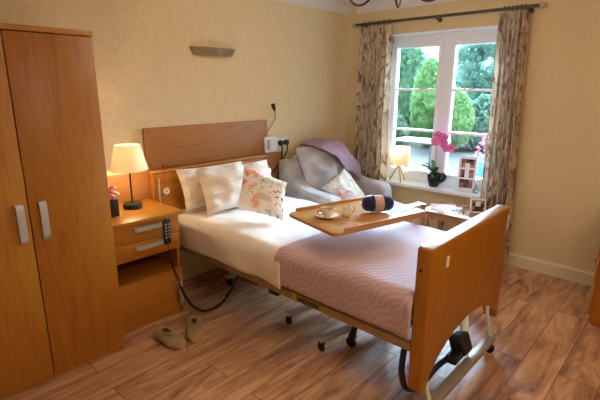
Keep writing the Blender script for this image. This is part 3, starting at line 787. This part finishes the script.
# paper, needles
def flat_sheet(name, label, cat, cx, cy, z, w_, h_, rz, mat, th=.001):
    Mx = Matrix.Translation((cx,cy,z)) @ Matrix.Rotation(rz, 4, 'Z')
    o = MB().box(-w_/2, w_/2, -h_/2, h_/2, 0, th, 0, 1, Mx).build(name, mat, origin=(cx,cy,z), smooth=False)
    return tag(o, label, cat)
flat_sheet('pattern_sheet', 'white knitting pattern sheet on the overbed table right end', 'paper', 2.475, 1.462, TT, .22, .38, RZ, 'paper', .0015)
for i, (p0, p1, lab) in enumerate((((2.36,1.375,TT+.006),(2.58,1.39,TT+.006),'grey knitting needle on the white sheet, farther from the table edge'),((2.35,1.335,TT+.006),(2.53,1.315,TT+.006),'grey knitting needle on the white sheet, nearer the table edge'))):
    t = thing('knitting_needle', lab, 'needle', p0, 0, 'knitting needles')
    MB().tube([p0,p1], .003, 8).build('shaft', 'steel', t)
    MB().lathe([(0,-.004),(.005,-.002),(.005,.002),(0,.004)], p1, 10, 'x').build('knob', 'grey', t)

# ------------------------------------------------------------------ side table with things
sx0, sx1, sy0, sy1, sz = 3.47, 3.865, 1.14, 1.745, .51
t = thing('side_table', 'small wooden side table under the window beyond the footboard', 'table', (3.68,1.44,0))
MB().box(sx0, sx1, sy0, sy1, sz-.022, sz, .005).build('table_top', 'table', t)
for x in (sx0+.015, sx1-.06):
    for y in (sy0+.015, sy1-.06): MB().box(x, x+.045, y, y+.045, 0, sz-.0225, .003).build('leg', 'table', t)
MB().box(sx0+.02, sx0+.04, sy0+.06, sy1-.06, sz-.075, sz-.0225).box(sx1-.04, sx1-.02, sy0+.06, sy1-.06, sz-.075, sz-.0225).box(sx0+.06, sx1-.06, sy0+.02, sy0+.04, sz-.075, sz-.0225).box(sx0+.06, sx1-.06, sy1-.04, sy1-.02, sz-.075, sz-.0225).build('apron', 'table', t)
sz += .0005
flat_sheet('open_paper', 'white open newspaper lying under the pink magazine on the side table', 'paper', 3.645, 1.60, sz, .22, .26, .2, 'paper', .004)
flat_sheet('magazine', 'pink covered magazine lying on the side table near the chair', 'magazine', 3.66, 1.62, sz+.0045, .18, .22, .5, 'pinkmag', .006)
flat_sheet('wooden_tray', 'small brown flat board at the back of the side table', 'board', 3.828, 1.50, sz, .06, .26, .05, 'table', .012)
t = thing('spectacles', 'pair of dark folded spectacles on the side table', 'glasses', (3.58,1.455,sz))
b = MB()
for s in (-1,1): b.torus((3.58+.012*s, 1.455+.033*s, sz+.016), .020, .0025, 'x', 16, 6)
b.tube([(3.58,1.443,sz+.02),(3.58,1.467,sz+.02)], .002, 6)
b.build('rims', 'bronze', t)
for q in ([(3.59,1.507,sz+.018),(3.67,1.49,sz+.006)], [(3.57,1.403,sz+.018),(3.655,1.425,sz+.004)]): MB().tube(q, .002, 6).build('temple', 'bronze', t)
def photo_frame(name, label, loc, rz, lean, w_, h_, wins, fmat, pm, bw=.022):
    t = thing(name, label, 'photo frame', loc, rz)
    R_ = Matrix.Rotation(lean, 4, 'X')
    f = MB()
    # local: width along x, face toward -y
    f.box(-w_/2, w_/2, .004, .012, 0, h_, .001, 1, R_)
    f.box(-w_/2, -w_/2+bw, -.006, .004, 0, h_, .002, 1, R_).box(w_/2-bw, w_/2, -.006, .004, 0, h_, .002, 1, R_)
    f.box(-w_/2+bw, w_/2-bw, -.006, .004, 0, bw, .002, 1, R_).box(-w_/2+bw, w_/2-bw, -.006, .004, h_-bw, h_, .002, 1, R_)
    gap = (h_-2*bw)/wins
    for k in range(1, wins): f.box(-w_/2+bw, w_/2-bw, -.004, .004, bw+gap*k-.008, bw+gap*k+.008, 0, 1, R_)
    f.build('frame_border', fmat, t, world=False)
    for k in range(wins): MB().box(-w_/2+bw, w_/2-bw, .001, .0035, bw+gap*k+.004, bw+gap*(k+1)-.004, 0, 1, R_).build('photo', pm, t, world=False, smooth=False)
    MB().box(-.02, .02, .012, .016, .0, h_*.8, 0, 1, Matrix.Translation((0,.0,0)) @ Matrix.Rotation(-lean*.4-.12 if lean < 0 else -.3, 4, 'X')).build('stand', fmat, t, world=False)
    return t
photo_frame('photo_frame', 'small white-edged photo frame with dark picture standing on the side table', (3.68,1.325,sz+.004), math.radians(-62), -.22, .125, .125, 1, 'white', M['photo2'], .011)

# ------------------------------------------------------------------ window sill things
SZ = .5985
t = thing('tripod_lamp', 'small tripod lamp with pale drum shade and wooden legs on the window sill', 'lamp', (4.02,2.30,SZ))
lx2, ly2 = 4.02, 2.30
MB().lathe([(.108,0),(.104,.185),(.103,.185),(.107,0),(.108,0)], (lx2,ly2,.775), 32, cap=False).build('lamp_shade', 'drum', t)
MB().lathe([(0,0),(.016,0),(.016,.028),(0,.028)], (lx2,ly2,.745), 12).build('socket', 'palewood', t)
MB().lathe([(0,0),(.012,.01),(.022,.04),(0,.06)], (lx2,ly2,.805), 12).build('bulb', 'bulb', t)
for a in (100, 220, 340):
    a = math.radians(a); d = Vector((math.cos(a)*.75, math.sin(a), 0))
    MB().tube([Vector((lx2,ly2,.765))+d*.012, Vector((lx2,ly2,SZ+.003))+d*.098], [.011,.009], 8).build('leg', 'palewood', t)
# orchid
px, py = 4.045, 1.915
t = thing('potted_orchid', 'pink orchid in a glossy dark green jug-shaped pot on the window sill', 'plant', (px,py,SZ))
po = MB().lathe([(0,0),(.040,0),(.046,.006),(.060,.06),(.068,.105),(.064,.125),(.066,.135),(.062,.135),(.058,.12),(0,.115)], (px,py,SZ), 28).build('pot', 'potgreen', t)
MB().tube(bez([(px-.005,py-.05,SZ+.05),(px-.01,py-.092,SZ+.075),(px-.01,py-.112,SZ+.115),(px-.01,py-.10,SZ+.135),(px-.01,py-.06,SZ+.118)],6), [.018]*25, 10).build('spout', 'potgreen', po)
b = MB()
def leaf(b, base, tip, w_, lift):
    base, tip = Vector(base), Vector(tip)
    d = tip-base; s = d.cross(Vector((0,0,1))).normalized()
    def fn(u, v):
        return base+d*u+Vector((0,0,lift*math.sin(PI*u*.8)))+s*(v-.5)*w_*math.sin(PI*(.08+.9*u))**.7+Vector((0,0,.012*abs(v-.5)*2))
    b.grid(fn, 8, 4)
for tp in ((-.03,.13,.05),(-.06,.07,.08),(.03,.05,.10),(-.05,-.06,.05),(-.08,.03,.02)):
    leaf(b, (px,py,SZ+.12), (px+tp[0],py+tp[1],SZ+.13+tp[2]), .045, .03)
b.build('leaf', 'leaf', t)
spts = bez([(px,py,SZ+.12),(px-.01,py-.005,SZ+.30),(px-.02,py-.01,SZ+.44),(px-.03,py-.045,SZ+.50),(px-.04,py-.12,SZ+.46),(px-.045,py-.19,SZ+.38)],8)
MB().tube(spts, .003, 6).build('flower_stem', 'stem', t)
random.seed(3)
for k in range(9):
    q = spts[18+int(k*2.6)]; ctr = q+Vector((-.03+random.uniform(-.02,.01), random.uniform(-.02,.03), random.uniform(-.025,.02)))
    fb2 = MB(); face = Vector((-1, random.uniform(-.7,.1), random.uniform(-.3,.3))).normalized()
    u = face.cross(Vector((0,0,1))).normalized(); v = u.cross(face)
    for j in range(5):
        a = 2*PI*j/5+.3; dr = u*math.cos(a)+v*math.sin(a); sd = u*-math.sin(a)+v*math.cos(a)
        def fn(uu, vv): return ctr+dr*.044*uu+sd*(vv-.5)*.044*math.sin(PI*(.06+.88*uu))**.7+face*(.012*uu*uu)
        fb2.grid(fn, 5, 4)
    bl = fb2.build('bloom', 'petal', t)
    MB().lathe([(0,-.009),(.009,0),(0,.012)], ctr+face*.006, 8).build('lip', 'petal2', bl)
# three-picture frame
photo_frame('photo_frame', 'tall white photo frame holding three small pictures on the window sill', (4.065,1.605,SZ+.004), math.radians(-75), -.16, .165, .325, 3, 'white', M['photo1'])
# small glass vase
t = thing('glass_vase', 'little clear glass vase with a white sprig beside the three-picture frame', 'vase', (4.05,1.50,SZ))
MB().lathe([(0,0),(.020,0),(.026,.008),(.024,.03),(.012,.05),(.015,.065),(.013,.065),(.010,.05),(.020,.03),(.021,.01),(0,.006)], (4.05,1.50,SZ), 20).build('vase_body', 'clear', t)
b = MB(); b.tube([(4.05,1.50,SZ+.02),(4.047,1.497,SZ+.11)], .002, 6).tube([(4.05,1.50,SZ+.02),(4.045,1.50,SZ+.10)], .002, 6); b.build('sprig_stem', 'stem', t)
b = MB()
for k in range(7): b.lathe([(0,-.008),(.009,0),(0,.009)], (4.046+random.uniform(-.012,.012), 1.504+random.uniform(-.018,.018), SZ+.105+random.uniform(-.015,.03)), 8)
b.build('bloom', 'ceramic', t)

# ------------------------------------------------------------------ curtains
RX, RZ_ = 3.93, 2.172
t = thing('curtain_rod', 'dark pewter curtain rod with ball ends above the window', 'curtain rod', (RX,1.97,RZ_))
MB().tube([(RX,1.115,RZ_),(RX,2.845,RZ_)], .013, 12).build('rod', 'rod', t)
for y, s in ((1.115,-1),(2.845,1)):
    MB().lathe([(.013,0),(.020,.004*s),(.024,.014*s),(.024,.030*s),(.018,.042*s),(0,.045*s)], (RX,y,RZ_), 16, 'y').build('finial', 'steel', t)
for y in (1.20, 1.97, 2.78):
    MB().tube([(RX,y,RZ_-.014),(RX+.03,y,RZ_-.02),(XW-.004,y,RZ_-.02)], .007, 8).lathe([(0,0),(.022,0),(.022,.006),(0,.006)], (XW-.008,y,RZ_-.02), 14, 'x').build('bracket', 'rod', t)
def curtain(label, ya0, ya1, yb0, yb1, folds, seed):
    t = thing('curtain', label, 'curtain', (RX,(ya0+ya1)/2,.03), 0, 'window curtains')
    z0, z1 = .03, 2.140
    def fn(u, v):
        z = z0+(z1-z0)*v
        k = v**1.3
        a, c_ = yb0+(ya0-yb0)*k, yb1+(ya1-yb1)*k
        ph = 2*PI*folds*u+seed+.5*math.sin(3*v+seed)
        am = (.028+.018*(1-v))*(1+.3*math.sin(5*u+seed))
        y = a+(c_-a)*u+.012*math.sin(2*ph)
        x = RX+am*math.sin(ph)+.006*math.sin(7*v+4*u)
        if v > .97: x = RX+am*.6*math.sin(ph)
        return Vector((x, y, z))
    o = MB().grid(fn, 110, 40, (1.3,2.1)).build('drape', 'curtain', t, ang=80)
    for k in range(6):
        y = ya0+(ya1-ya0)*(k+.5)/6
        MB().torus((RX,y,RZ_), .021, .003, 'y', 16, 6).build('ring', 'rod', t)
curtain('long cream curtain with purple brown leaf print, beside the armchair', 2.42, 2.775, 2.41, 2.80, 6.5, .4)
curtain('long cream curtain with purple brown leaf print, behind the footboard', 1.20, 1.395, 1.13, 1.385, 5.5, 1.9)

# ------------------------------------------------------------------ slippers
def slipper(name, label, loc, rz):
    t = thing(name, label, 'slipper', loc, rz, 'tan slippers')
    L = .25
    # local: toe toward -y
    def body(u, v):
        s = u; y = -L/2+L*s
        w_ = .056*(math.sqrt(max(0.0004, 1-(1-min(1, s/.34))**2)) if s < .34 else (1-.14*math.sin(PI*(s-.34)/.66) if s < .85 else (1-.14*math.sin(PI*.51/.66))*math.sqrt(max(.0004, 1-((s-.85)/.15)**2))))
        hgt = .050+.010*s if s < .45 else .0545+.020*min(1,(s-.45)/.3)
        if s < .22: hgt *= max(.05, math.sqrt(max(0, 1-(1-s/.22)**2)))
        if s > .9: hgt *= max(.05, math.sqrt(max(0, 1-((s-.9)/.105)**2)))
        a = 2*PI*v
        x = w_*math.copysign(abs(math.cos(a))**.8, math.cos(a)); z = hgt/2+hgt/2*math.copysign(abs(math.sin(a))**.7, math.sin(a))
        n_ = noise.noise(Vector((x*30+rz*9, y*30, z*30)))*.004
        return Vector((x*(1+n_*10*.3), y, max(0, z+n_*(z > .01))))
    MB().grid(body, 44, 24).build('slipper_body', 'slipper', t, world=False, ang=80)
    b = MB(); 
    b.lathe([(0,0),(.020,0),(.026,.002),(.03,.008),(.026,.012)], (0,0,0), 20, 'z', Matrix.Translation((0,.035,.066)) @ Matrix.Diagonal((1,2.0,.6,1)))
    b.build('cuff', 'slipper', t, world=False)
    MB().lathe([(0,0),(.020,0),(.020,.001),(0,.001)], (0,0,0), 20, 'z', Matrix.Translation((0,.035,.073)) @ Matrix.Diagonal((.9,2.0,1,1))).build('opening', 'slipdark', t, world=False)
slipper('slipper', 'tan fleece slipper on the floor nearer the wardrobe', (1.245,2.25,0), math.radians(6))
slipper('slipper', 'tan fleece slipper on the floor nearer the bed', (1.412,2.225,0), math.radians(-32))

# ------------------------------------------------------------------ chest at right edge
t = thing('chest_of_drawers', 'wooden chest of drawers with rounded corners at the right edge of the room', 'chest', (3.63,.10,0))
MB().box(3.30, 3.96, -.17, .372, .0, .76, .02, 3).build('carcass', 'wood_v', t)
MB().box(3.285, 3.975, -.18, .392, .762, .79, .008).build('top', 'wood_h', t)
for k in range(3):
    d = MB().box(3.325, 3.935, .373, .389, .06+k*.233, .285+k*.233, .003).build('drawer', 'wood_h', t)
    pull((3.38, .389, .17+k*.233), (3.55, .389, .17+k*.233), .026, (0,1,0), .026, d)
    
# ------------------------------------------------------------------ chandelier
cx, cy = 2.25, 1.40
t = thing('chandelier', 'dark bronze scroll-arm chandelier hanging from the ceiling', 'chandelier', (cx,cy,ZC))
MB().lathe([(0,0),(.06,0),(.06,-.012),(.03,-.03),(0,-.032)], (cx,cy,ZC-.001), 24).build('ceiling_rose', 'bronze', t)
MB().tube([(cx,cy,ZC-.03),(cx,cy,2.15)], .006, 8).build('pole', 'bronze', t)
MB().lathe([(0,.06),(.014,.05),(.028,.02),(.024,0),(.010,-.02),(.012,-.035),(0,-.045)], (cx,cy,2.125), 18).build('hub', 'bronze', t)
for k in range(5):
    a = 2*PI*k/5+.35; d = Vector((math.cos(a), math.sin(a), 0)); c0 = Vector((cx,cy,0))
    pts = bez([c0+d*.02+Vector((0,0,2.125)), c0+d*.08+Vector((0,0,2.10)), c0+d*.15+Vector((0,0,2.03)), c0+d*.215+Vector((0,0,2.015)), c0+d*.268+Vector((0,0,2.05)), c0+d*.275+Vector((0,0,2.11))],8)
    arm = MB().tube(pts, .006, 8).build('arm', 'bronze', t)
    sc_ = bez([c0+d*.08+Vector((0,0,2.08)), c0+d*.14+Vector((0,0,2.12)), c0+d*.19+Vector((0,0,2.095)), c0+d*.17+Vector((0,0,2.06))],8)
    MB().tube(sc_, .004, 6).build('scroll', 'bronze', arm)
    q = c0+d*.275
    MB().lathe([(0,0),(.03,.008),(.032,.012),(0,.010)], (q.x,q.y,2.108), 16).build('cup', 'bronze', arm)
    MB().lathe([(.010,0),(.010,.06)], (q.x,q.y,2.12), 12).build('candle_sleeve', 'candle', arm)
    MB().lathe([(0,0),(.010,.006),(.016,.022),(.008,.045),(0,.06)], (q.x,q.y,2.18), 12).build('bulb', 'bulb', arm)
    lamp_point('bulb_light', (q.x,q.y,2.262), 2.6, (1,.83,.63), .015)

# ------------------------------------------------------------------ garden outside
struct('ground_1', MB().box(XW+.3, 60, -40, 40, -.3, -.15), 'lawn')
struct('ground_2', MB().box(XW+.3, 11.5, -6, 14, -.149, -.13), 'paving')
def conifer(label, x, y, h, r, mat, n, seed):
    random.seed(seed)
    t = thing('conifer', label, 'tree', (x,y,-.15), 0, 'garden conifers')
    MB().tube([(x,y,-.15),(x,y,h*.8)], [.12,.03], 8).build('trunk', 'trunk', t)
    def core(u, v):
        a = 2*PI*u; rr = r*(math.sin(PI*min(1,.12+.88*v))**.6)*.85*(1+.18*noise.noise(Vector((a*2,v*6,seed))))
        return Vector((x+rr*math.cos(a), y+rr*math.sin(a), -.05+(h+.05)*v))
    b = MB().grid(core, 28, 26)
    def p():
        v = random.random()**1.1; a = random.uniform(0,2*PI); rr = r*(math.sin(PI*min(1,.12+.88*v))**.6)*random.uniform(.75,1.08)
        return Vector((x+rr*math.cos(a), y+rr*math.sin(a), (h)*v)), Vector((math.cos(a)*.5, math.sin(a)*.5, 1)).normalized()
    b.cards(p, n, .16); b.build('foliage', mat, t, smooth=False)
conifer('broad blue-green conifer outside the window, left in the left pane', 13.4, 7.56, 2.86, .80, 'conifer', 2600, 1)
conifer('bright lime green conifer outside the window beside the mullion', 12.0, 6.02, 2.2, .44, 'conifer2', 1800, 2)
conifer('short lime green conifer outside, low in the right pane', 11.5, 5.02, 1.36, .38, 'conifer2', 1500, 4)
def broadleaf(name, label, x, y, h, blobs, mat, n, seed, sz=.17):
    random.seed(seed)
    t = thing(name, label, 'tree', (x,y,-.15), 0)
    b = MB().tube(bez([(x,y,-.15),(x+.05,y+.1,h*.35),(x-.05,y-.15,h*.6),(x,y-.45,h*.85)],6), [.13-.09*k/18 for k in range(19)], 8)
    for k in range(5):
        q = random.choice(blobs); b.tube(bez([(x,y,h*.4),(q[0]*.4+x*.6, q[1]*.4+y*.6, h*.6),(q[0],q[1],q[2])],5), [.06,.055,.05,.045,.04,.035,.03,.025,.02,.015,.01], 6)
    b.build('trunk', 'trunk', t)
    def p():
        q = random.choice(blobs); d = Vector((random.gauss(0,1),random.gauss(0,1),random.gauss(0,1))).normalized()*q[3]*random.uniform(.5,1)
        return Vector(q[:3])+d, Vector((d.x,d.y,d.z+.3)).normalized()
    MB().cards(p, n, sz).build('foliage', mat, t, smooth=False)
broadleaf('leafy_tree', 'open leafy tree with bare branches outside the right pane', 14.6, 5.25, 2.75, [(14.6,6.0,2.58,.42),(14.7,5.4,2.7,.33),(14.8,4.95,2.1,.40),(14.5,5.85,1.85,.44),(14.8,4.5,2.6,.44),(14.6,5.5,1.4,.5),(14.4,4.2,1.8,.55)], 'bluegreen', 1900, 5)
def bush(label, x, y, r, h, mat, n, seed):
    random.seed(seed)
    t = thing('garden_bush', label, 'bush', (x,y,-.15), 0, 'garden bushes')
    def core(u, v):
        a = 2*PI*u; rr = r*math.sin(PI*(.25+.75*v))*.88*(1+.15*noise.noise(Vector((a*2,v*4,seed))))
        return Vector((x+rr*math.cos(a), y+rr*math.sin(a), -.15+(h+.15)*v))
    b = MB().grid(core, 24, 14)
    def p():
        v = random.random(); a = random.uniform(0,2*PI); rr = r*math.sin(PI*(.25+.75*v))*random.uniform(.85,1.1)
        return Vector((x+rr*math.cos(a), y+rr*math.sin(a), -.15+(h+.15)*v)), Vector((math.cos(a),math.sin(a),.5)).normalized()
    b.cards(p, n, .16); b.build('foliage', mat, t, smooth=False)
bush('dark rounded bush outside behind the drum shade lamp', 11.2, 7.1, .68, 1.0, 'hedge', 1500, 11)
bush('green bush outside between the two taller conifers', 15.0, 7.3, .7, 1.0, 'hedge', 1300, 12)
bush('blue-green bush outside under the leafy tree', 12.8, 4.7, .75, 1.25, 'bluegreen', 1400, 13)
bush('dark bush outside at the far end of the right pane', 12.6, 3.1, .75, 1.15, 'hedge', 1300, 14)
#bush('small orange-leaved bush outside the right pane', 12.0, 5.02, .22, 1.0, 'orange', 300, 15)
o = MB().box(25, 25.5, -6, 30, -.15, 2.3)
random.seed(40)
b = MB()
def hp():
    return Vector((16+random.uniform(-.4,.4), random.uniform(2,14), random.uniform(-.1,1.9+.35*math.sin(random.random()*6)))), Vector((-.5,random.gauss(0,.3),.8)).normalized()
b.box(15.8, 16.6, 2, 14, -.15, 1.7); b.cards(hp, 5000, .22)
tag(b.build('hedge', 'hedge', origin=(16.2,8,-.15), smooth=False), 'long green hedge closing the garden behind the trees', 'hedge')
t = thing('garden_table', 'grey garden table on the patio outside the left pane', 'table', (7.3,3.80,-.13))
MB().box(6.95, 7.65, 3.35, 4.25, .60, .635, .008).build('table_top', 'ctable', t)
for x in (7.0, 7.56):
    for y in (3.4, 4.16): MB().box(x, x+.045, y, y+.045, -.129, .60, .003).build('leg', 'ctable', t)
t = thing('garden_planter', 'blue glazed planter with pink flowers on the patio outside the right pane', 'planter', (7.2,2.55,-.13))
MB().lathe([(0,0),(.15,0),(.20,.25),(.22,.48),(.20,.48),(.18,.40),(0,.40)], (7.2,2.55,-.129), 24).build('planter_pot', 'bluepot', t)
random.seed(6); b = MB()
b.tube([(7.2,2.55,.25),(7.2,2.58,.7)], .015, 6).tube([(7.2,2.55,.25),(7.25,2.48,.6)], .012, 6); b.build('plant_stem', 'stem', t)
b = MB().cards(lambda: (Vector((7.2+random.gauss(0,.08),2.56+random.gauss(0,.09),.62+random.gauss(0,.12))), Vector((random.gauss(0,1),random.gauss(0,1),1)).normalized()), 70, .05)
b.build('bloom', 'petal', t, smooth=False)

# ------------------------------------------------------------------ light
wd = bpy.data.worlds.new('sky'); SC.world = wd; wd.use_nodes = True
nt = wd.node_tree; bg = nt.nodes['Background']
tc = nt.nodes.new('ShaderNodeTexCoord'); sp = nt.nodes.new('ShaderNodeSeparateXYZ'); rp = nt.nodes.new('ShaderNodeValToRGB')
nt.links.new(tc.outputs['Generated'], sp.inputs[0]); nt.links.new(sp.outputs['Z'], rp.inputs['Fac'])
rp.color_ramp.elements[0].position = .06; rp.color_ramp.elements[0].color = (.20,.23,.25,1)
rp.color_ramp.elements[1].position = .32; rp.color_ramp.elements[1].color = (.78,.90,1.0,1)
nt.links.new(rp.outputs['Color'], bg.inputs['Color']); bg.inputs['Strength'].default_value = 6.0
sun = bpy.data.lights.new('daylight', 'SUN'); sun.energy = 66.0; sun.angle = math.radians(70); sun.color = (.54,.76,1.0)
so = bpy.data.objects.new('daylight', sun); COL.objects.link(so); so.location = (8,2,6)
so.rotation_euler = (Vector((-1,-.25,-.36))).to_track_quat('-Z', 'Y').to_euler()
al = bpy.data.lights.new('added_fill_light', 'AREA'); al.shape = 'DISK'; al.size = .9; al.energy = 23; al.color = (1,.86,.70)  # added warm fill, out of view, brightens surfaces facing the camera; no fixture modelled
ao = bpy.data.objects.new('added_fill_light', al); COL.objects.link(ao); ao.location = (1.1,-.6,ZC-.03)
lamp_point('table_lamp_light', (lx,ly,1.045), 6.5, (1,.74,.40), .012)
lamp_point('tripod_lamp_light', (lx2,ly2,.788), .22, (1,.76,.48), .008)

# ------------------------------------------------------------------ camera
cam = bpy.data.cameras.new('camera'); co = bpy.data.objects.new('camera', cam); COL.objects.link(co)
cam.sensor_width = 36; cam.lens = 36*438.37/600; cam.clip_start = .05
yaw, pitch, roll = math.radians(180-137.3517), math.radians(14.541), math.radians(-.2457)
fwd = Vector((math.cos(yaw)*math.cos(pitch), math.sin(yaw)*math.cos(pitch), -math.sin(pitch)))
right = Vector((math.sin(yaw), -math.cos(yaw), 0)); down = fwd.cross(right)
r2 = right*math.cos(roll)+down*math.sin(roll); d2 = -right*math.sin(roll)+down*math.cos(roll)
R3 = Matrix((r2, -d2, -fwd)).transposed()
co.matrix_world = Matrix.Translation((0,0,1.56)) @ R3.to_4x4()
SC.camera = co
SC.view_settings.view_transform = 'Standard'
SC.view_settings.look = 'None'
SC.view_settings.exposure = .27
